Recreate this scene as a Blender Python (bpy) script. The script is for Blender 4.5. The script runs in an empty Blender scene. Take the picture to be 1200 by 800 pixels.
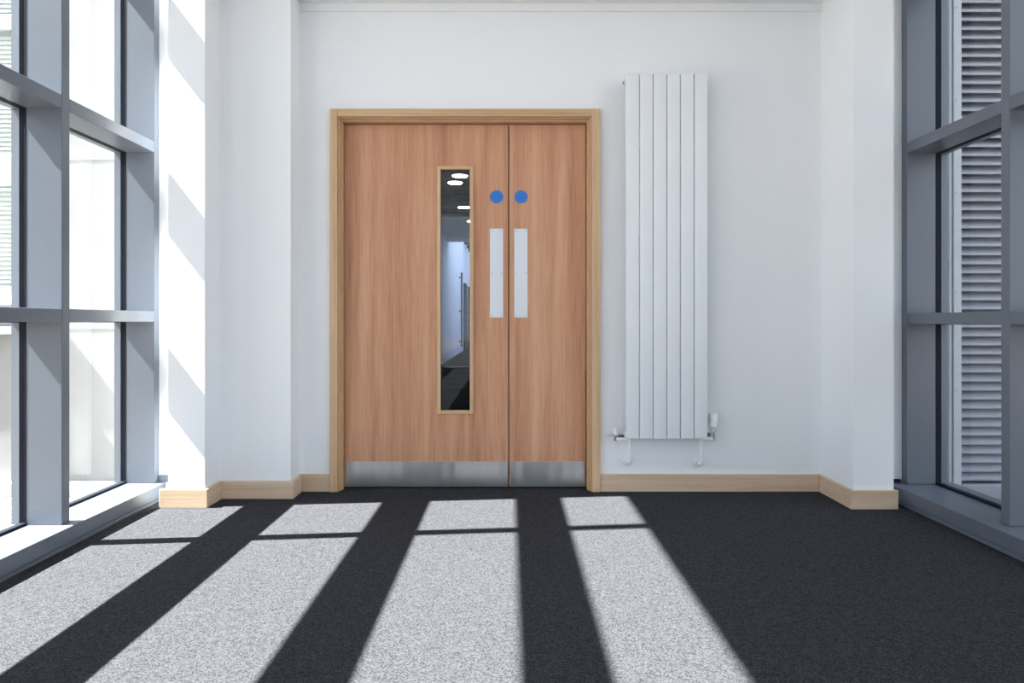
import bpy, bmesh, math, random
from mathutils import Vector, Matrix
random.seed(7)
S = bpy.context.scene
COL = S.collection

# ------------------------------------------------------------------ camera
CAM_H = 0.933
cd = bpy.data.cameras.new('camera'); cam = bpy.data.objects.new('camera', cd); COL.objects.link(cam)
cam.location = (0, 0, CAM_H); cam.rotation_euler = (math.radians(90), 0, 0)
cd.sensor_width = 36; cd.lens = 24.0; cd.shift_x = 3/1200; cd.shift_y = -23/1200
cd.clip_start = 0.02; cd.clip_end = 300
S.camera = cam

# ------------------------------------------------------------------ sky, sun, exposure
SKY = 3.7
w = bpy.data.worlds.new('sky'); S.world = w; w.use_nodes = True
bg = w.node_tree.nodes['Background']; bg.inputs[0].default_value = (0.80, 0.865, 1.0, 1); bg.inputs[1].default_value = SKY
sd = bpy.data.lights.new('sun', 'SUN'); sun = bpy.data.objects.new('sun', sd); COL.objects.link(sun)
sd.energy = 80; sd.angle = math.radians(0.53); sd.color = (1.0, 0.965, 0.92)
sun.location = (-6, -1, 8)
sun.rotation_euler = Vector((1, 0.10, -1.292)).to_track_quat('-Z', 'Y').to_euler()
vs = S.view_settings
vs.view_transform = 'Standard'; vs.look = 'None'; vs.gamma = 1; vs.use_curve_mapping = False
vs.exposure = 0.0

# ------------------------------------------------------------------ materials
def lin(c):
    return tuple(((v/255)/12.92 if v/255 <= .04045 else ((v/255+.055)/1.055)**2.4) for v in c)
def mat(name, rgb, rough=.5, metal=0.0, spec=.5, bump=0.0, bscale=200, var=0.0, vscale=6):
    m = bpy.data.materials.new(name); m.use_nodes = True
    nt = m.node_tree; b = nt.nodes['Principled BSDF']
    b.inputs['Base Color'].default_value = (*rgb, 1); b.inputs['Roughness'].default_value = rough
    b.inputs['Metallic'].default_value = metal; b.inputs['Specular IOR Level'].default_value = spec
    tc = nt.nodes.new('ShaderNodeTexCoord')
    if var:
        n = nt.nodes.new('ShaderNodeTexNoise'); n.inputs['Scale'].default_value = vscale; n.inputs['Detail'].default_value = 4
        nt.links.new(tc.outputs['Object'], n.inputs['Vector'])
        r = nt.nodes.new('ShaderNodeValToRGB')
        r.color_ramp.elements[0].position = .3; r.color_ramp.elements[1].position = .7
        r.color_ramp.elements[0].color = (*[v*(1-var) for v in rgb], 1); r.color_ramp.elements[1].color = (*[min(1, v*(1+var)) for v in rgb], 1)
        nt.links.new(n.outputs['Fac'], r.inputs[0]); nt.links.new(r.outputs[0], b.inputs['Base Color'])
    if bump:
        n = nt.nodes.new('ShaderNodeTexNoise'); n.inputs['Scale'].default_value = bscale
        nt.links.new(tc.outputs['Object'], n.inputs['Vector'])
        bp = nt.nodes.new('ShaderNodeBump'); bp.inputs['Strength'].default_value = bump; bp.inputs['Distance'].default_value = .002
        nt.links.new(n.outputs['Fac'], bp.inputs['Height']); nt.links.new(bp.outputs[0], b.inputs['Normal'])
    return m
def wood(name, c_lo, c_mid, c_hi, axis='Z', rough=.45, grain=1.0):
    m = bpy.data.materials.new(name); m.use_nodes = True
    nt = m.node_tree; b = nt.nodes['Principled BSDF']; b.inputs['Roughness'].default_value = rough
    b.inputs['Specular IOR Level'].default_value = .35
    tc = nt.nodes.new('ShaderNodeTexCoord')
    def mp(lo, hi):
        q = nt.nodes.new('ShaderNodeMapping')
        sc = [hi, hi, hi]; sc['XYZ'.index(axis)] = lo
        q.inputs['Scale'].default_value = sc; nt.links.new(tc.outputs['Object'], q.inputs['Vector']); return q
    n1 = nt.nodes.new('ShaderNodeTexNoise'); n1.inputs['Scale'].default_value = 1; n1.inputs['Detail'].default_value = 3
    n1.inputs['Distortion'].default_value = .5
    nt.links.new(mp(.35, 11*grain).outputs[0], n1.inputs['Vector'])
    n2 = nt.nodes.new('ShaderNodeTexNoise'); n2.inputs['Scale'].default_value = 1; n2.inputs['Detail'].default_value = 6
    n2.inputs['Roughness'].default_value = .7
    nt.links.new(mp(3.5, 120*grain).outputs[0], n2.inputs['Vector'])
    mx = nt.nodes.new('ShaderNodeMath'); mx.operation = 'MULTIPLY_ADD'
    nt.links.new(n2.outputs['Fac'], mx.inputs[0]); mx.inputs[1].default_value = .5
    sc = nt.nodes.new('ShaderNodeMath'); sc.operation = 'MULTIPLY'; sc.inputs[1].default_value = .5
    nt.links.new(n1.outputs['Fac'], sc.inputs[0]); nt.links.new(sc.outputs[0], mx.inputs[2])
    r = nt.nodes.new('ShaderNodeValToRGB'); e = r.color_ramp.elements
    e[0].position = .36; e[0].color = (*c_lo, 1); e[1].position = .64; e[1].color = (*c_hi, 1)
    k = e.new(.5); k.color = (*c_mid, 1)
    nt.links.new(mx.outputs[0], r.inputs[0]); nt.links.new(r.outputs[0], b.inputs['Base Color'])
    bp = nt.nodes.new('ShaderNodeBump'); bp.inputs['Strength'].default_value = .08; bp.inputs['Distance'].default_value = .001
    nt.links.new(n2.outputs['Fac'], bp.inputs['Height']); nt.links.new(bp.outputs[0], b.inputs['Normal'])
    return m
def glass(name, tint, extra=0.0):
    m = bpy.data.materials.new(name); m.use_nodes = True; nt = m.node_tree
    nt.nodes.clear(); o = nt.nodes.new('ShaderNodeOutputMaterial')
    t = nt.nodes.new('ShaderNodeBsdfTransparent'); t.inputs[0].default_value = (*tint, 1)
    g = nt.nodes.new('ShaderNodeBsdfGlossy'); g.inputs['Roughness'].default_value = 0.0
    f = nt.nodes.new('ShaderNodeFresnel')
    ge = nt.nodes.new('ShaderNodeNewGeometry'); mr = nt.nodes.new('ShaderNodeMapRange')   # same index from both faces of the thin pane
    mr.inputs[3].default_value = 1.45; mr.inputs[4].default_value = 1/1.45
    nt.links.new(ge.outputs['Backfacing'], mr.inputs[0]); nt.links.new(mr.outputs[0], f.inputs[0])
    x = nt.nodes.new('ShaderNodeMixShader')
    nt.links.new(f.outputs[0], x.inputs[0]); nt.links.new(t.outputs[0], x.inputs[1]); nt.links.new(g.outputs[0], x.inputs[2])
    nt.links.new(x.outputs[0], o.inputs[0]); return m
def carpet():
    m = bpy.data.materials.new('charcoal_carpet'); m.use_nodes = True; nt = m.node_tree; b = nt.nodes['Principled BSDF']
    b.inputs['Roughness'].default_value = 1; b.inputs['Specular IOR Level'].default_value = .1
    tc = nt.nodes.new('ShaderNodeTexCoord')
    v = nt.nodes.new('ShaderNodeTexVoronoi'); v.inputs['Scale'].default_value = 300; v.inputs['Randomness'].default_value = 1
    nt.links.new(tc.outputs['Object'], v.inputs['Vector'])
    sp = nt.nodes.new('ShaderNodeSeparateColor'); nt.links.new(v.outputs['Color'], sp.inputs[0])
    n2 = nt.nodes.new('ShaderNodeTexNoise'); n2.inputs['Scale'].default_value = 45; n2.inputs['Detail'].default_value = 6; n2.inputs['Roughness'].default_value = .65
    nt.links.new(tc.outputs['Object'], n2.inputs['Vector'])
    mx = nt.nodes.new('ShaderNodeMath'); mx.operation = 'MULTIPLY_ADD'; mx.inputs[1].default_value = .9
    nt.links.new(n2.outputs['Fac'], mx.inputs[0]); nt.links.new(sp.outputs[0], mx.inputs[2])
    r = nt.nodes.new('ShaderNodeValToRGB'); e = r.color_ramp.elements
    e[0].position = .45; e[0].color = (.0195, .0198, .025, 1); e[1].position = 1.0; e[1].color = (.059, .059, .065, 1)
    mh = nt.nodes.new('ShaderNodeMath'); mh.operation = 'MULTIPLY'; mh.inputs[1].default_value = .76; nt.links.new(mx.outputs[0], mh.inputs[0])
    nt.links.new(mh.outputs[0], r.inputs[0]); nt.links.new(r.outputs[0], b.inputs['Base Color'])
    return m
def gravel():
    m = bpy.data.materials.new('gravel'); m.use_nodes = True; nt = m.node_tree; b = nt.nodes['Principled BSDF']
    b.inputs['Roughness'].default_value = .95
    tc = nt.nodes.new('ShaderNodeTexCoord')
    v = nt.nodes.new('ShaderNodeTexVoronoi'); v.inputs['Scale'].default_value = 38
    nt.links.new(tc.outputs['Object'], v.inputs['Vector'])
    r = nt.nodes.new('ShaderNodeValToRGB'); e = r.color_ramp.elements
    e[0].color = (.08, .06, .045, 1); e[1].color = (.30, .26, .225, 1); e.new(.5).color = (.17, .145, .12, 1)
    nt.links.new(v.outputs['Color'], r.inputs[0])
    nt.links.new(r.outputs[0], b.inputs['Base Color'])
    bp = nt.nodes.new('ShaderNodeBump'); bp.inputs['Strength'].default_value = 1; bp.inputs['Distance'].default_value = .02; bp.invert = True
    nt.links.new(v.outputs['Distance'], bp.inputs['Height']); nt.links.new(bp.outputs[0], b.inputs['Normal'])
    return m
def steel(name, axis='X', rough=.32, base=(.58, .58, .57), streak=.35, wavy=.6):
    m = bpy.data.materials.new(name); m.use_nodes = True; nt = m.node_tree; b = nt.nodes['Principled BSDF']
    b.inputs['Metallic'].default_value = 1; b.inputs['Base Color'].default_value = (*base, 1)
    tc = nt.nodes.new('ShaderNodeTexCoord'); q = nt.nodes.new('ShaderNodeMapping')
    s = [900, 900, 900]; s['XYZ'.index(axis)] = 4; q.inputs['Scale'].default_value = s
    nt.links.new(tc.outputs['Object'], q.inputs['Vector'])
    n = nt.nodes.new('ShaderNodeTexNoise'); n.inputs['Scale'].default_value = 1; nt.links.new(q.outputs[0], n.inputs['Vector'])
    mr = nt.nodes.new('ShaderNodeMapRange'); mr.inputs[3].default_value = rough-.08; mr.inputs[4].default_value = rough+streak*.3
    nt.links.new(n.outputs['Fac'], mr.inputs[0]); nt.links.new(mr.outputs[0], b.inputs['Roughness'])
    bp = nt.nodes.new('ShaderNodeBump'); bp.inputs['Strength'].default_value = .15; bp.inputs['Distance'].default_value = .0004
    nt.links.new(n.outputs['Fac'], bp.inputs['Height']); nt.links.new(bp.outputs[0], b.inputs['Normal'])
    b.inputs['Anisotropic'].default_value = .5
    q2 = nt.nodes.new('ShaderNodeMapping'); q2.inputs['Scale'].default_value = (9, 1, .8); nt.links.new(tc.outputs['Object'], q2.inputs['Vector'])
    n2 = nt.nodes.new('ShaderNodeTexNoise'); n2.inputs['Scale'].default_value = 1; n2.inputs['Detail'].default_value = 1; nt.links.new(q2.outputs[0], n2.inputs['Vector'])
    b2 = nt.nodes.new('ShaderNodeBump'); b2.inputs['Strength'].default_value = wavy; b2.inputs['Distance'].default_value = .03   # gentle buckling of thin sheet
    nt.links.new(n2.outputs['Fac'], b2.inputs['Height']); nt.links.new(bp.outputs[0], b2.inputs['Normal']); nt.links.new(b2.outputs[0], b.inputs['Normal'])
    return m
def emit(name, rgb, s):
    m = bpy.data.materials.new(name); m.use_nodes = True; nt = m.node_tree; b = nt.nodes['Principled BSDF']
    b.inputs['Base Color'].default_value = (*rgb, 1); b.inputs['Emission Color'].default_value = (*rgb, 1); b.inputs['Emission Strength'].default_value = s
    return m

M = dict(
    wall=mat('white_wall_paint', (.855, .865, .885), .75, spec=.3, bump=.05, bscale=160, var=.006, vscale=3),
    ceil=mat('ceiling_white', (.86, .86, .865), .8, spec=.2),
    carpet=carpet(), gravel=gravel(),
    frame=mat('grey_powder_coat', (.120, .136, .166), .34, spec=.5, bump=.03, bscale=600),
    gasket=mat('black_rubber', (.012, .014, .022), .65, spec=.12),
    door=wood('beech_veneer', lin((172, 118, 88)), lin((199, 146, 113)), lin((214, 166, 134)), 'Z'),
    lin_z=wood('oak_lipping_vertical', lin((184, 146, 108)), lin((205, 170, 132)), lin((219, 187, 151)), 'Z', grain=1.6),
    lin_x=wood('oak_lipping_horizontal', lin((184, 146, 108)), lin((205, 170, 132)), lin((219, 187, 151)), 'X', grain=1.6),
    skirt_x=wood('pale_wood_skirting', lin((198, 169, 141)), lin((213, 186, 159)), lin((223, 199, 175)), 'X', grain=1.2),
    skirt_y=wood('pale_wood_skirting_side', lin((198, 169, 141)), lin((213, 186, 159)), lin((223, 199, 175)), 'Y', grain=1.2),
    lining=mat('oak_lining', lin((206, 170, 131)), .45, spec=.3, var=.05, vscale=14),
    steel=steel('brushed_steel_kick_plate', 'Z'),
    push=steel('satin_steel_push_plate', 'Z', .42, (.60, .61, .63)),
    chrome=mat('chrome', (.75, .75, .77), .12, metal=1),
    screw=mat('screw_steel', (.35, .35, .36), .35, metal=1),
    blue=mat('blue_sign_plastic', lin((38, 115, 200)), .4, var=.08, vscale=60),
    rad=mat('radiator_enamel', (.80, .815, .84), .32, spec=.5),
    plastic=mat('white_plastic', (.82, .82, .82), .4),
    dark=mat('dark_gap', (.02, .02, .02), .8),
    pane=glass('clear_window_glass', (.80, .825, .82)),
    dpane=glass('door_glass', (.93, .95, .95)),
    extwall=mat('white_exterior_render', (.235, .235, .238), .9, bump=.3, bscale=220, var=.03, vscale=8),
    concrete=mat('pale_concrete', (.50, .49, .47), .9, bump=.3, bscale=120, var=.12, vscale=9),
    louvre=mat('silver_grey_louvre', (.27, .275, .32), .4, metal=.0, spec=.6),
    post=mat('pale_grey_metal_post', (.40, .43, .47), .45),
    blind=mat('cream_blind', (.80, .82, .77), .6),
    corr_wall=mat('corridor_wall_paint', (.50, .56, .67), .7),
    corr_ceil=mat('corridor_ceiling_tile', (.48, .48, .49), .8, var=.08, vscale=3),
    corr_floor=mat('corridor_floor', (.024, .023, .023), .9, spec=.04, var=.5, vscale=2.5),
    lamp=emit('downlight_glow', (1.0, .95, .87), 26.0),
    darkdoor=mat('dark_grey_door', (.03, .03, .034), .8, spec=.1),
)

# ------------------------------------------------------------------ helpers
def box(bm, x0, x1, y0, y1, z0, z1, bev=0.0, seg=1):
    t = bmesh.new(); bmesh.ops.create_cube(t, size=1)
    for v in t.verts:
        v.co = Vector(((x0+x1)/2+v.co.x*(x1-x0), (y0+y1)/2+v.co.y*(y1-y0), (z0+z1)/2+v.co.z*(z1-z0)))
    if bev: bmesh.ops.bevel(t, geom=list(t.edges), offset=bev, segments=seg, affect='EDGES', profile=.5)
    merge(bm, t)
def merge(bm, t):
    me = bpy.data.meshes.new('t'); t.to_mesh(me); t.free(); bm.from_mesh(me); bpy.data.meshes.remove(me)
def cyl(bm, p0, p1, r0, r1=None, n=24, bev=0):
    r1 = r0 if r1 is None else r1
    p0, p1 = Vector(p0), Vector(p1); d = p1-p0
    t = bmesh.new(); bmesh.ops.create_cone(t, cap_ends=True, segments=n, radius1=r0, radius2=r1, depth=d.length)
    if bev:
        ed = [e for e in t.edges if abs(e.verts[0].co.z-e.verts[1].co.z) < 1e-6]
        bmesh.ops.bevel(t, geom=ed, offset=bev, segments=2, affect='EDGES')
    mt = Matrix.Translation((p0+p1)/2) @ d.to_track_quat('Z', 'Y').to_matrix().to_4x4()
    bmesh.ops.transform(t, matrix=mt, verts=t.verts)
    merge(bm, t)
def tube(bm, pts, r, n=14, fillet=0.0):
    P = [Vector(p) for p in pts]
    if fillet:
        Q = [P[0]]
        for i in range(1, len(P)-1):
            a = (P[i-1]-P[i]).normalized()*fillet; b = (P[i+1]-P[i]).normalized()*fillet
            for k in range(7):
                u = k/6; Q.append(P[i]+a*(1-u)**2+b*u**2)
        Q.append(P[-1]); P = Q
    rings = []; ref = None
    for i, p in enumerate(P):
        d = (P[min(i+1, len(P)-1)]-P[max(i-1, 0)]).normalized()
        if ref is None: ref = d.orthogonal().normalized()
        u = (ref-d*ref.dot(d)).normalized(); ref = u; v = d.cross(u)
        rings.append([bm.verts.new(p+u*r*math.cos(a)+v*r*math.sin(a)) for a in [2*math.pi*k/n for k in range(n)]])
    for a, b in zip(rings, rings[1:]):
        for k in range(n): bm.faces.new((a[k], a[(k+1) % n], b[(k+1) % n], b[k]))
    bm.faces.new(rings[0][::-1]); bm.faces.new(rings[-1])
def root(name, loc, label, cat, group=None, kind=None):
    o = bpy.data.objects.new(name, None); COL.objects.link(o); o.location = loc; o.empty_display_size = .1
    return tag(o, label, cat, group, kind)
def tag(o, label=None, cat=None, group=None, kind=None):
    if label: o['label'] = label
    if cat: o['category'] = cat
    if group: o['group'] = group
    if kind: o['kind'] = kind
    return o
def wloc(o):
    v = Vector((0, 0, 0))
    while o: v += o.location; o = o.parent
    return v
def obj(name, bm, m, parent=None, origin=None, smooth=False, label=None):
    """bm is in world coordinates; the mesh is stored about its origin"""
    org = Vector(origin) if origin is not None else (wloc(parent) if parent else Vector((0, 0, 0)))
    bmesh.ops.recalc_face_normals(bm, faces=bm.faces)
    bmesh.ops.translate(bm, verts=bm.verts, vec=-org)
    me = bpy.data.meshes.new(name); bm.to_mesh(me); bm.free()
    me.materials.append(m)
    if smooth:
        for p in me.polygons: p.use_smooth = True
        me.set_sharp_from_angle(angle=math.radians(40))
    o = bpy.data.objects.new(name, me); COL.objects.link(o)
    o.parent = parent; o.location = org-(wloc(parent) if parent else Vector((0, 0, 0)))
    if label: o['label'] = label
    return o
def B(*boxes, bev=0.0, seg=1):
    bm = bmesh.new()
    for b in boxes: box(bm, *b, bev=bev, seg=seg)
    return bm
def struct(name, bm, m, label, cat, **k):
    return tag(obj(name, bm, m, **k), label, cat, kind='structure')

XL, XR = -1.86, 2.07         # inner faces of the glazing frames
TOP = 3.55
REAR = -6.2

# ------------------------------------------------------------------ room shell
struct('floor', B((XL+.03, XR-.03, REAR, 3.98, -.12, 0)), M['carpet'], 'dark charcoal flecked carpet with strips of sunlight', 'floor')
struct('ceiling', B((-2.08, 2.29, REAR, 3.98, TOP, TOP+.15)), M['ceil'], 'white ceiling above the glazed walls', 'ceiling')
struct('ceiling_bulkhead', B((-1.534, 1.719, 3.443, 3.769, 2.686, TOP-.001)), M['ceil'], 'lowered white ceiling edge over the double door recess', 'ceiling')
struct('wall_rear', B((-2.08, -1.75, REAR-.15, REAR, -.12, TOP), (1.95, 2.29, REAR-.15, REAR, -.12, TOP), (-1.75, 1.95, REAR-.15, REAR, 3.1, TOP), (-1.75, 1.95, REAR-.15, REAR, -.12, .01)), M['wall'], 'white wall around the added glazed end behind the viewer', 'wall')
rg = tag(root('rear_fill_glazing', (.1, REAR-.08, 0), 'unseen glazed screen added behind the viewer to let in fill daylight', 'window'), kind='structure')  # unseen glazing added so daylight from behind lifts the lower end wall
for x in (-1.749, -.55, .68, 1.889): obj('mullion', B((x, x+.06, REAR-.12, REAR-.04, .0105, 3.099), bev=.002), M['frame'], rg)
obj('pane', B((-1.69, 1.89, REAR-.09, REAR-.08, .0105, 3.099)), M['pane'], rg)
# back wall with the door opening
struct('wall_back', B((-1.8, -.98, 3.77, 3.98, 0, TOP), (.493, 2.0, 3.77, 3.98, 0, TOP), (-.98, .493, 3.77, 3.98, 2.095, TOP)),
       M['wall'], 'white painted end wall around the wooden double door', 'wall')
struct('wall_back_left', B((-1.535, -1.158, 3.615, 3.77, 0, TOP)), M['wall'], 'shallow white wall projection left of the door', 'wall')
struct('wall_left', B((-1.72, -1.535, 3.44, 3.77, 0, TOP), (-2.07, -1.72, 3.63, 4.08, .122, TOP), (-2.07, -1.80, 3.63, 4.08, -.1, .122)), M['wall'],
       'white pier beside the left glazing, striped by sunlight', 'wall')
struct('wall_right', B((1.72, 1.922, 3.415, 3.77, 0, TOP), (1.922, 2.28, 3.61, 4.08, .105, TOP), (2.0, 2.28, 3.61, 4.08, -.1, .105)), M['wall'],
       'white pier beside the right dark grey glazing', 'wall')
struct('trim_1', B((-1.158, 1.72, 3.757, 3.77, 2.644, 2.6855)), M['wall'], 'thin white batten along the top of the end wall', 'trim')
# skirting boards
SK = .094
def skirt(name, x0, x1, y0, y1, m, label): struct(name, B((x0, x1, y0, y1, 0.0, SK), bev=.002), m, label, 'skirting board')
skirt('baseboard_back_right', .4985, 1.6995, 3.75, 3.77, M['skirt_x'], 'pale wood skirting under the radiator right of door')
skirt('baseboard_back_left', -1.1375, -.9855, 3.75, 3.77, M['skirt_x'], 'short pale wood skirting touching the door frame on its left')
skirt('baseboard_left_1', -1.158, -1.138, 3.6155, 3.77, M['skirt_y'], 'pale wood skirting on the short return left of the door')
skirt('baseboard_left_2', -1.5145, -1.138, 3.595, 3.615, M['skirt_x'], 'pale wood skirting across the shallow wall projection')
skirt('baseboard_left_3', -1.535, -1.515, 3.4405, 3.615, M['skirt_y'], 'pale wood skirting on the shaded side of the left pier')
skirt('baseboard_left_4', -1.755, -1.515, 3.42, 3.44, M['skirt_x'], 'sunlit pale wood skirting across the left pier front')
skirt('baseboard_right_1', 1.70, 1.72, 3.4155, 3.77, M['skirt_y'], 'pale wood skirting on the inner side of the right pier')
skirt('baseboard_right_2', 1.70, 1.935, 3.395, 3.415, M['skirt_x'], 'pale wood skirting across the right pier front')
struct('trim_2', B((-1.855, -1.80, 3.608, 3.629, .087, .121)), M['frame'], 'small grey metal strip at the end of the left sill', 'trim')
struct('sill_gap_shadow', B((1.935, 2.06, 3.59, 3.609, .087, .104)), M['gasket'], 'small dark strip standing in for the gap shadow at the far end of the right sill', 'trim')  # black strip stands in for the shadow in the sill end gap

# ------------------------------------------------------------------ door frame and leaves
fr = tag(root('trim_4', (-.244, 3.80, 0), 'light wood frame around the double door', 'door frame'), kind='structure')
def jamb(side):
    s = 1
    if side == 'l':
        obj('architrave', B((-.985, -.943, 3.74, 3.77, 0, 2.101), bev=.0015), M['lin_z'], fr)
        obj('lining', B((-.979, -.943, 3.771, 3.94, 0, 2.094), (-.9425, -.9345, 3.753, 3.94, 0, 2.058), bev=.0015), M['lining'], fr)
        obj('door_stop', B((-.934, -.9262, 3.778, 3.828, 0, 2.0505)), M['lining'], fr)
    else:
        obj('architrave', B((.451, .498, 3.74, 3.77, 0, 2.101), bev=.0015), M['lin_z'], fr)
        obj('lining', B((.451, .492, 3.771, 3.94, 0, 2.094), (.442, .4505, 3.753, 3.94, 0, 2.058), bev=.0015), M['lining'], fr)
        obj('door_stop', B((.4315, .4415, 3.778, 3.828, 0, 2.0505)), M['lining'], fr)
jamb('l'); jamb('r')
bm = B((-.9425, .4505, 3.7405, 3.77, 2.058, 2.1005), bev=.0015)
obj('head_architrave', bm, M['lin_x'], fr)
obj('head_lining', B((-.942, .45, 3.771, 3.94, 2.0585, 2.094), (-.934, .4415, 3.7535, 3.94, 2.051, 2.0575), bev=.0015), M['lining'], fr)
obj('head_stop', B((-.926, .431, 3.7785, 3.828, 2.0425, 2.0505)), M['lining'], fr)

LF, LB = 3.83, 3.874      # leaf front / back
GX0, GX1, GZ0, GZ1 = -.3895, -.2185, .433, 1.791   # glazed aperture
def leaf(name, x0, x1, label, hole=False):
    r = root(name, ((x0+x1)/2, LF, .006), label, 'door', kind='structure')
    z0, z1 = .008, 2.0395
    if hole:
        bm = bmesh.new()
        for b in ((x0, GX0, LF, LB, z0, z1), (GX1, x1, LF, LB, z0, z1), (GX0, GX1, LF, LB, z0, GZ0), (GX0, GX1, LF, LB, GZ1, z1)): box(bm, *b)
    else: bm = B((x0, x1, LF, LB, z0, z1), bev=.001)
    obj('leaf', bm, M['door'], r, origin=(x0*3.1, LF, 0))
    return r
d1 = leaf('door_1', -.9235, -.0075, 'wider left door leaf in beech veneer with narrow glass panel', True)
d2 = leaf('door_2', -.0015, .4275, 'narrow right door leaf in beech veneer without glass')
# dark strip added behind the leaf gap to block corridor light
obj('gap_light_block', B((-.012, .004, LB+.0002, LB+.012, .008, 2.0395)), M['dark'], d1)
# vision panel
vp = obj('glazing_bead', B((GX0-.017, GX0+.0035, LF-.008, LF+.016, GZ0-.017, GZ1+.014), (GX1-.0035, GX1+.017, LF-.008, LF+.016, GZ0-.017, GZ1+.014), bev=.002), M['lin_z'], d1)
obj('glazing_bead', B((GX0+.0036, GX1-.0036, LF-.0075, LF+.016, GZ0-.0165, GZ0+.004), (GX0+.0036, GX1-.0036, LF-.0075, LF+.016, GZ1-.004, GZ1+.0135), bev=.002), M['lin_x'], d1)
obj('vision_panel', B((GX0+.001, GX1-.001, LF+.019, LF+.026, GZ0, GZ1)), M['dpane'], d1, label='narrow upright glass panel')
def disc(x, d):
    bm = bmesh.new(); cyl(bm, (x, LF-.0002, 1.634), (x, LF-.003, 1.634), .0365, n=48, bev=.0008)
    obj('fire_door_sign', bm, M['blue'], d, smooth=True, label='round blue door sign')
disc(-.072, d1); disc(.0655, d2)
def plate(d, x0, x1, z0, z1, name, m, screws, label):
    p = obj(name, B((x0, x1, LF-.0018, LF-.0001, z0, z1), bev=.0006), m, d, label=label)
    for sx, sz in screws:
        bm = bmesh.new(); cyl(bm, (sx, LF-.0017, sz), (sx, LF-.0028, sz), .0034, n=12)
        obj('screw', bm, M['screw'], p)
def scr(x0, x1, z0, z1): return [(x, z) for x in (x0+.011, x1-.011) for z in (z0+.012, (z0+z1)/2, z1-.012)]
plate(d1, -.110, -.0355, .957, 1.456, 'push_plate', M['push'], scr(-.110, -.0355, .957, 1.456), 'satin steel push plate')
plate(d2, .0265, .1015, .957, 1.456, 'push_plate', M['push'], scr(.0265, .1015, .957, 1.456), 'satin steel push plate')
def kscr(x0, x1, z0, z1, n): return [(x0+.015+(x1-x0-.03)*k/(n-1), z) for k in range(n) for z in (z0+.012, z1-.012)]
plate(d1, -.917, -.0095, .0085, .150, 'kick_plate', M['steel'], kscr(-.917, -.012, .012, .15, 6), 'brushed steel kick plate')
plate(d2, .003, .421, .0085, .150, 'kick_plate', M['steel'], kscr(.012, .421, .012, .15, 3), 'brushed steel kick plate')

# ------------------------------------------------------------------ radiator
RF = 3.668
rad = root('radiator', (.8465, 3.70, .3046), 'tall white vertical panel radiator on the wall right of the double door', 'radiator')
x0r, x1r, zb, zt = .626, 1.067, .3046, 2.277
wS = (x1r-x0r)/6
for k in range(6):
    a = x0r+k*wS; bm = bmesh.new()
    box(bm, a+.001, a+wS-.0025, RF, RF+.026, zb, zt-.012, bev=.004, seg=3)
    obj('column', bm, M['rad'], rad, smooth=True)
hd = B((x0r+.001, x1r-.0025, RF+.003, RF+.024, zt-.0135, zt), bev=.003, seg=2)
obj('top_header', hd, M['rad'], rad, smooth=True)
for z in (zb+.02, zt-.045):
    bm = bmesh.new(); cyl(bm, (x0r-.004, RF+.043, z), (x1r+.002, RF+.043, z), .016, bev=.002)
    obj('collector_tube', bm, M['rad'], rad, smooth=True)
for xa in (x0r-.0045, x1r+.0025):
    d = -1 if xa < .8 else 1
    bm = bmesh.new(); cyl(bm, (xa, RF+.043, zt-.045), (xa+d*.006, RF+.043, zt-.045), .007, n=12)
    obj('vent_plug', bm, M['screw'], rad, smooth=True)
for xa in (.70, .99):
    for za in (.55, 2.05):
        obj('wall_bracket', B((xa-.015, xa+.015, RF+.027, 3.769, za-.03, za+.03), bev=.002), M['rad'], rad)
YV = RF+.043
ZV = .315
# lockshield valve (left)
lv = root('radiator_valve', (.565, YV, ZV), 'chrome valve with small white cap at the radiator left foot', 'radiator valve', 'radiator valves')
bm = bmesh.new(); cyl(bm, (.6215, YV, ZV), (.588, YV, ZV), .012, n=6); cyl(bm, (.588, YV, ZV), (.568, YV, ZV), .0085); cyl(bm, (.575, YV, ZV), (.575, YV, ZV-.028), .010)
obj('valve_body', bm, M['chrome'], lv, smooth=True)
bm = bmesh.new(); cyl(bm, (.568, YV, ZV), (.548, YV, ZV), .0095, n=8); tube(bm, [(.548, YV, ZV+.002), (.535, YV-.004, ZV+.004)], .004); tube(bm, [(.556, YV-.008, ZV-.004), (.548, YV-.014, ZV-.020)], .0035)
obj('lever', bm, M['chrome'], lv, smooth=True)
bm = bmesh.new(); cyl(bm, (.577, YV, ZV+.008), (.577, YV, ZV+.042), .0135, .011, bev=.003)
obj('cap', bm, M['plastic'], lv, smooth=True, label='white cap')
bm = bmesh.new(); cyl(bm, (.577, YV, ZV-.001), (.577, YV, ZV+.009), .011, n=6)
obj('collar', bm, M['chrome'], lv, smooth=True)
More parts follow.
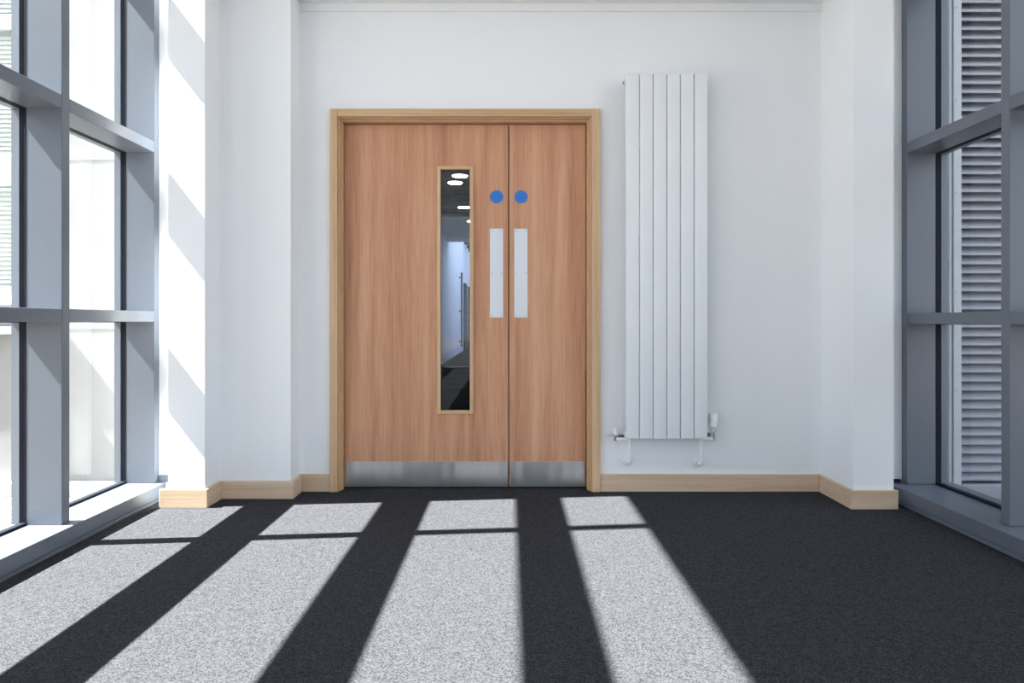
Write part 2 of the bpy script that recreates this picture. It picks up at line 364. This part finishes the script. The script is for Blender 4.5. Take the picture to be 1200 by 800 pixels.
# thermostatic valve (right)
tv = root('radiator_valve', (1.105, YV, ZV), 'thermostatic valve with upright ribbed white head at the radiator right foot', 'radiator valve', 'radiator valves')
XT = 1.108
bm = bmesh.new()
cyl(bm, (XT, YV, .365), (XT, YV, .392), .0255, bev=.002); cyl(bm, (XT, YV, .392), (XT, YV, .400), .0235); cyl(bm, (XT, YV, .400), (XT, YV, .436), .0255, .0235, bev=.004)
for k in range(16):
    a = 2*math.pi*k/16; cx, cy = XT+.0255*math.cos(a), YV+.0255*math.sin(a)
    cyl(bm, (cx, cy, .368), (cx, cy, .388), .0022, n=6)
obj('thermostat_head', bm, M['plastic'], tv, smooth=True)
bm = bmesh.new(); cyl(bm, (XT, YV, .298), (XT, YV, .338), .0105); cyl(bm, (XT, YV, .338), (XT, YV, .3645), .017, n=6); cyl(bm, (1.0695, YV, ZV+.004), (1.086, YV, ZV+.004), .013, n=6); cyl(bm, (1.086, YV, ZV+.004), (XT, YV, ZV+.004), .0085); cyl(bm, (XT, YV, .284), (XT, YV, .298), .014, n=6)
obj('valve_body', bm, M['chrome'], tv, smooth=True)
# pipes to wall rosettes
def pipe(xv, xp, zr, zv, label):
    r = root('radiator_pipe', (xp, 3.76, zr), label, 'pipe', 'white radiator pipes')
    bm = bmesh.new(); zc = .296
    tube(bm, [(xv, YV, zv+.012), (xv, YV, zc), (xp, YV-.004, zc), (xp, YV-.004, zr), (xp, 3.7615, zr)], .0095, fillet=.010)
    obj('tube', bm, M['plastic'], r, smooth=True)
    bm = bmesh.new(); cyl(bm, (xp, 3.7695, zr), (xp, 3.756, zr), .030, .022, n=32, bev=.003); cyl(bm, (xp, 3.757, zr), (xp, 3.746, zr), .013)
    obj('wall_collar', bm, M['plastic'], r, smooth=True)
pipe(.575, .652, .168, .2865, 'white pipe running down from the radiator left valve to the wall')
pipe(XT, 1.040, .160, .2835, 'white pipe running down from the radiator right valve to the wall')

# ------------------------------------------------------------------ glazed side walls
def glazing(side):
    s = -1 if side == 'left' else 1
    X = XL if s < 0 else XR
    dz = 0 if s < 0 else -.011
    g = root('window_1' if s < 0 else 'window_2', (X, 0, .087),
             'full height grey framed glazing along the left side, sun streaming in' if s < 0 else 'full height dark grey framed glazing along the right side', 'window', kind='structure')
    xs = lambda a, b: (min(X+s*a, X+s*b), max(X+s*a, X+s*b))
    last = 3.577 if s < 0 else 3.554
    mid = 2.838 if s < 0 else 2.825
    mull = [last, mid, 1.29, -.21, -1.71, -3.21, -4.71, REAR+.005]
    for y in mull:
        m = obj('mullion', B((*xs(0, .15), y, y+.05, .0875, 3.473), bev=.0025, seg=2), M['frame'], g, origin=(X, y, .0875))
        obj('gasket', B((*xs(.1505, .176), y-.001, y+.051, .0875, 3.473)), M['gasket'], m)
        obj('outer_cap', B((*xs(.1765, .209), y-.003, y+.053, .0875, 3.473)), M['frame'], m)
    rails = [(.933+dz, .988+dz), (1.821+dz, 1.877+dz), (2.71+dz, 2.765+dz)]
    for i in range(len(mull)-1):
        ya, yb = mull[i+1]+.0502, mull[i]-.0002
        for z0, z1 in rails:
            t = obj('transom', B((*xs(.0005, .149), ya, yb, z0, z1), bev=.002), M['frame'], g, origin=(X, ya, z0))
            obj('gasket', B((*xs(.1505, .1755), ya, yb, z0-.001, z1+.001)), M['gasket'], t)
            obj('outer_cap', B((*xs(.1765, .2085), ya, yb, z0-.003, z1+.003)), M['frame'], t)
        zs = [.0876]+[v for r in rails for v in r]+[3.473]
        for k in range(0, len(zs), 2):
            obj('pane', B((*xs(.166, .175), ya-.004, yb+.004, zs[k]-.004 if k else zs[k]+.012, zs[k+1]+.004)), M['pane'], g, origin=(X, ya, zs[k]))
    obj('head_frame', B((*xs(0, .209), REAR, last+.05, 3.473, TOP), bev=.002), M['frame'], g)
    # sill: flat top, upright front and small bottom lip
    xi = -1.814 if s < 0 else 1.99
    ye = 3.605 if s < 0 else 3.588
    a, b = sorted((xi, X+s*.149))
    bm = bmesh.new()
    box(bm, a, b, REAR, ye, .021, .087, bev=.003, seg=2)
    a2, b2 = sorted((xi+s*.006, X+s*.149)); box(bm, a2, b2, REAR, ye, -.10, .0205)
    a3, b3 = sorted((xi+s*.001, xi+s*.02)); box(bm, a3, b3, REAR, ye, .003, .0155, bev=.001)
    obj('sill', bm, M['frame'], g)
    obj('sill_gasket', B((*xs(.1495, .176), REAR, ye, .06, .098)), M['gasket'], g)
    obj('outer_sill', B((*xs(.1765, .25), REAR, ye, -.10, .092)), M['frame'], g)
glazing('left'); glazing('right')

# ------------------------------------------------------------------ corridor behind the door
CY0, CY1, CY2 = 3.98, 16.7, 29.0
struct('floor_corridor', B((-1.5, 1.5, CY0, CY2, -.12, -.001)), M['corr_floor'], 'dark polished corridor floor seen through the door glass', 'floor')
struct('ceiling_corridor', B((-1.5, 1.5, CY0, CY1, 2.90, 3.1)), M['corr_ceil'], 'dark grey corridor ceiling with round lights seen through the door glass', 'ceiling')
bm = bmesh.new()
for k in range(1, 21): box(bm, -1.5, 1.5, CY0+k*.6-.006, CY0+k*.6+.006, 2.893, 2.8995)
for x in (-.9, -.3, .3, .9): box(bm, x-.006, x+.006, CY0, CY1, 2.8925, 2.893)
struct('trim_5', bm, mat('ceiling_grid_grey', (.62, .62, .63), .5), 'thin grey ceiling grid lines in the corridor', 'trim')
struct('wall_corridor_left', B((-1.65, -1.5, 4.09, CY2, -.12, 6.5), (-1.65, -1.5, 3.985, 4.09, -.12, 3.1)), M['corr_wall'], 'pale blue grey corridor wall seen through the door glass', 'wall')
struct('wall_corridor_right', B((1.5, 1.65, 3.985, CY2, -.12, 6.5)), M['corr_wall'], 'right hand wall of the corridor behind the door', 'wall')
struct('wall_corridor_end', B((-1.65, 1.65, CY2, CY2+.15, -.12, 6.5)), M['corr_wall'], 'far end wall of the corridor', 'wall')
struct('wall_corridor_bulkhead', B((-1.5, 1.5, CY1, CY1+.12, 2.90, 6.5)), M['corr_wall'], 'wall above the point where the corridor ceiling stops', 'wall')
struct('window_3', B((-1.5, 1.5, CY1+.13, CY2, 6.38, 6.42)), glass('tinted_rooflight', (.56, .57, .60)), 'rooflight over the far part of the corridor', 'window')
lights = [(-.66, 9.1, 'nearest bright round ceiling light seen at the top of the door glass'), (-.76, 9.55, 'extra round light standing in for the reflection of the nearest one in the door glass'),  # second entry is an added disc for the nearest light's reflection in the pane
          (-.775, 11.6, 'round ceiling light cut off by the right bead of the door glass'), (-.715, 13.2, 'farthest round ceiling light, a dot at the right bead of the door glass')]
bmr = bmesh.new(); cyl(bmr, (0, 0, .012), (0, 0, 0), .112, .116, n=36)
bml = bmesh.new(); cyl(bml, (0, 0, -.001), (0, 0, -.006), .098, n=36)
for i, (x, y, lb) in enumerate(lights):
    if i == 0:
        r0 = root('ceiling_light', (x, y, 2.878), lb, 'ceiling light', 'round corridor lights')
        pa = obj('rim', bmr, M['plastic'], None, origin=(0, 0, 0), smooth=True); pa.parent = r0; pa.location = (0, 0, 0)
        pb = obj('diffuser', bml, M['lamp'], None, origin=(0, 0, 0)); pb.parent = r0; pb.location = (0, 0, 0)
    else:
        r = r0.copy(); COL.objects.link(r); r.location = (x, y, 2.878); r['label'] = lb
        for p in (pa, pb):
            c = p.copy(); COL.objects.link(c); c.parent = r
# dark doors and upright rail along the corridor's left wall
for ya, yb, zt_, lb in ((22.2, 23.4, 2.2, 'dark door on the corridor wall, nearer of the two behind the glass'), (24.6, 26.0, 2.2, 'dark door on the corridor wall, farther of the two behind the glass')):
    r = root('corridor_door', (-1.5, (ya+yb)/2, 0), lb, 'door', 'dark corridor doors')
    obj('leaf', B((-1.499, -1.46, ya+.05, yb-.05, .005, zt_-.05)), M['darkdoor'], r)
    obj('frame', B((-1.499, -1.44, ya, ya+.049, 0, zt_), (-1.499, -1.44, yb-.049, yb, 0, zt_), (-1.499, -1.44, ya+.05, yb-.05, zt_-.049, zt_)), M['darkdoor'], r)
rr = root('wall_rail', (-1.45, 20.3, .2), 'tall thin dark upright rail on the pale corridor wall', 'rail')
bm = bmesh.new(); cyl(bm, (-1.42, 20.3, .2), (-1.42, 20.3, 2.4), .028, n=12); obj('upright', bm, M['darkdoor'], rr, smooth=True)
for z in (.35, 1.25, 2.25):
    bm = bmesh.new(); cyl(bm, (-1.4995, 20.3, z), (-1.43, 20.3, z), .022, n=10); obj('bracket', bm, M['darkdoor'], rr, smooth=True)
for i, y in enumerate((22.6, 23.8, 25.0, 26.2)):
    o = tag(obj('ceiling_beam', B((-1.499, 1.499, y, y+.35, 3.52+.0*i, 3.86), bev=.01), M['darkdoor'], origin=(0, y, 3.52)),
            ['nearest', 'second', 'third', 'farthest'][i]+' of the dark beams stepping down at the far end of the corridor', 'beam', 'dark corridor beams')

# ------------------------------------------------------------------ outside, left: white rendered building
struct('ground', B((-40, -2.115, -30, 4.1, -.30, -.10), (2.33, 40, -30, 4.1, -.30, -.10), (-40, 40, 40, 60, -.3, -.1)), M['gravel'], 'pale brown gravel outside the glazing', 'ground')
struct('ground_rear', B((-2.11, 2.325, -30, REAR-.16, -.30, -.10)), mat('reflection_dimming_ground', (.03, .03, .032), .95, bump=.4, bscale=90, var=.2, vscale=30), 'unseen ground behind the viewer, made dark to keep its reflection off the door glass', 'ground')  # dark colour added so no bright ground mirrors in the vision panel
bl = root('white_building', (-4, 4.3, -.1), 'white rendered building wing outside the left glazing', 'building')
WX0, WX1, WZ0, WZ1 = -4.25, -2.86, 1.08, 3.25
bm = B((-9, WX0, 4.1, 4.4, -.1, 5.5), (WX1, -2.072, 4.1, 4.4, -.1, 5.5), (WX0, WX1, 4.1, 4.4, -.1, WZ0), (WX0, WX1, 4.1, 4.4, WZ1, 5.5))
obj('wall', bm, M['extwall'], bl)
obj('joint_line', B((-9, -2.075, 4.098, 4.0995, .893, .899), (WX1, -2.075, 4.098, 4.0995, 1.908, 1.914)), mat('joint_grey', (.35, .35, .35), .9), bl)
obj('plinth', B((-9, -2.12, 4.03, 4.099, -.1, -.02), bev=.004), M['concrete'], bl)
wn = obj('window_frame', B((WX0, WX1, 4.103, 4.145, WZ0, WZ0+.06), (WX0, WX1, 4.103, 4.145, 1.75, 1.94), (WX0, WX1, 4.103, 4.145, 2.69, 2.78), (WX0, WX1, 4.103, 4.145, WZ1-.06, WZ1),
         (WX0+.001, WX0+.06, 4.1025, 4.146, WZ0+.001, WZ1-.001), (WX1-.06, WX1-.001, 4.1025, 4.146, WZ0+.001, WZ1-.001), bev=.002), mat('pale_blue_grey_frame', (.33, .38, .43), .5), bl)
obj('window_sill', B((WX0-.04, WX1+.04, 4.04, 4.102, WZ0-.045, WZ0), bev=.004), M['plastic'], bl)
bm = bmesh.new(); z = WZ0+.07
while z < WZ1-.08:
    if not (1.74 < z < 1.945 or 2.67 < z < 2.79):
        t = bmesh.new(); box(t, WX0+.065, WX1-.065, -.014, .014, -.001, .001)
        bmesh.ops.transform(t, matrix=Matrix.Translation((0, 4.165, z)) @ Matrix.Rotation(math.radians(62), 4, 'X'), verts=t.verts); merge(bm, t)
    z += .028
obj('blind', bm, M['blind'], wn)
obj('pane', B((WX0+.061, WX1-.061, 4.12, 4.126, WZ0+.061, 1.749), (WX0+.061, WX1-.061, 4.12, 4.126, 1.941, 2.689), (WX0+.061, WX1-.061, 4.12, 4.126, 2.781, WZ1-.061)), glass('window_glass_clear', (.97, .98, .98)), wn)
obj('back_board', B((WX0, WX1, 4.3, 4.39, WZ0, WZ1)), M['blind'], wn)
tag(obj('wall_coping', B((-3.4, -2.93, 3.93, 4.095, .86, .905), bev=.004), M['post']), 'pale metal shelf fixed to the white wing under its blinded window', 'ledge')

# ------------------------------------------------------------------ outside, right: louvred screen
lo = root('louvre_screen', (3.6, 3.86, -.1), 'silver grey horizontal louvre screen outside the right glazing', 'louvre screen')
LX0, LX1 = 2.541, 4.7
bm = bmesh.new(); z = .035
prof = [(0, 0), (0, .013), (.058, .058), (.060, .054), (.006, .010), (.006, 0)]
while z < 4.2:
    a = [bm.verts.new((LX0+.001, 3.862+py, z+pz)) for py, pz in prof]; b = [bm.verts.new((LX1-.001, 3.862+py, z+pz)) for py, pz in prof]
    n = len(prof)
    for k in range(n): bm.faces.new((a[k], a[(k+1) % n], b[(k+1) % n], b[k]))
    bm.faces.new(a); bm.faces.new(b[::-1]); z += .051
obj('slats', bm, M['louvre'], lo)
obj('back_panel', B((LX0-.04, LX1+.04, 3.935, 3.96, -.05, 4.3)), M['frame'], lo)
def post(x0, x1):
    p = obj('post', B((x0, x1, 3.835, 3.933, -.08, 4.3), bev=.002), M['post'], lo)
    for z in (.55, 1.10, 1.66, 2.18, 2.70):
        bm = bmesh.new(); cyl(bm, ((x0+x1)/2-.008, 3.8349, z), ((x0+x1)/2-.008, 3.831, z), .0055, n=10); obj('screw', bm, M['screw'], p)
post(2.497, LX0); post(LX1, LX1+.045)
obj('side_angle', B((2.478, 2.493, 3.845, 3.93, -.08, 4.3), bev=.001), M['post'], lo)
obj('base_rail', B((LX0+.001, LX1, 3.83, 3.93, -.08, .018), bev=.004), M['louvre'], lo)
struct('wall_outside_right', B((2.281, 9, 3.97, 4.4, -.1, 5.5)), M['extwall'], 'rendered wall carrying the louvre screen outside the right glazing', 'wall')
tag(obj('kerb', B((2.40, 8, 3.55, 3.72, -.1, -.055), bev=.006), M['concrete']), 'low pale concrete kerb in the gravel before the louvre screen', 'kerb')
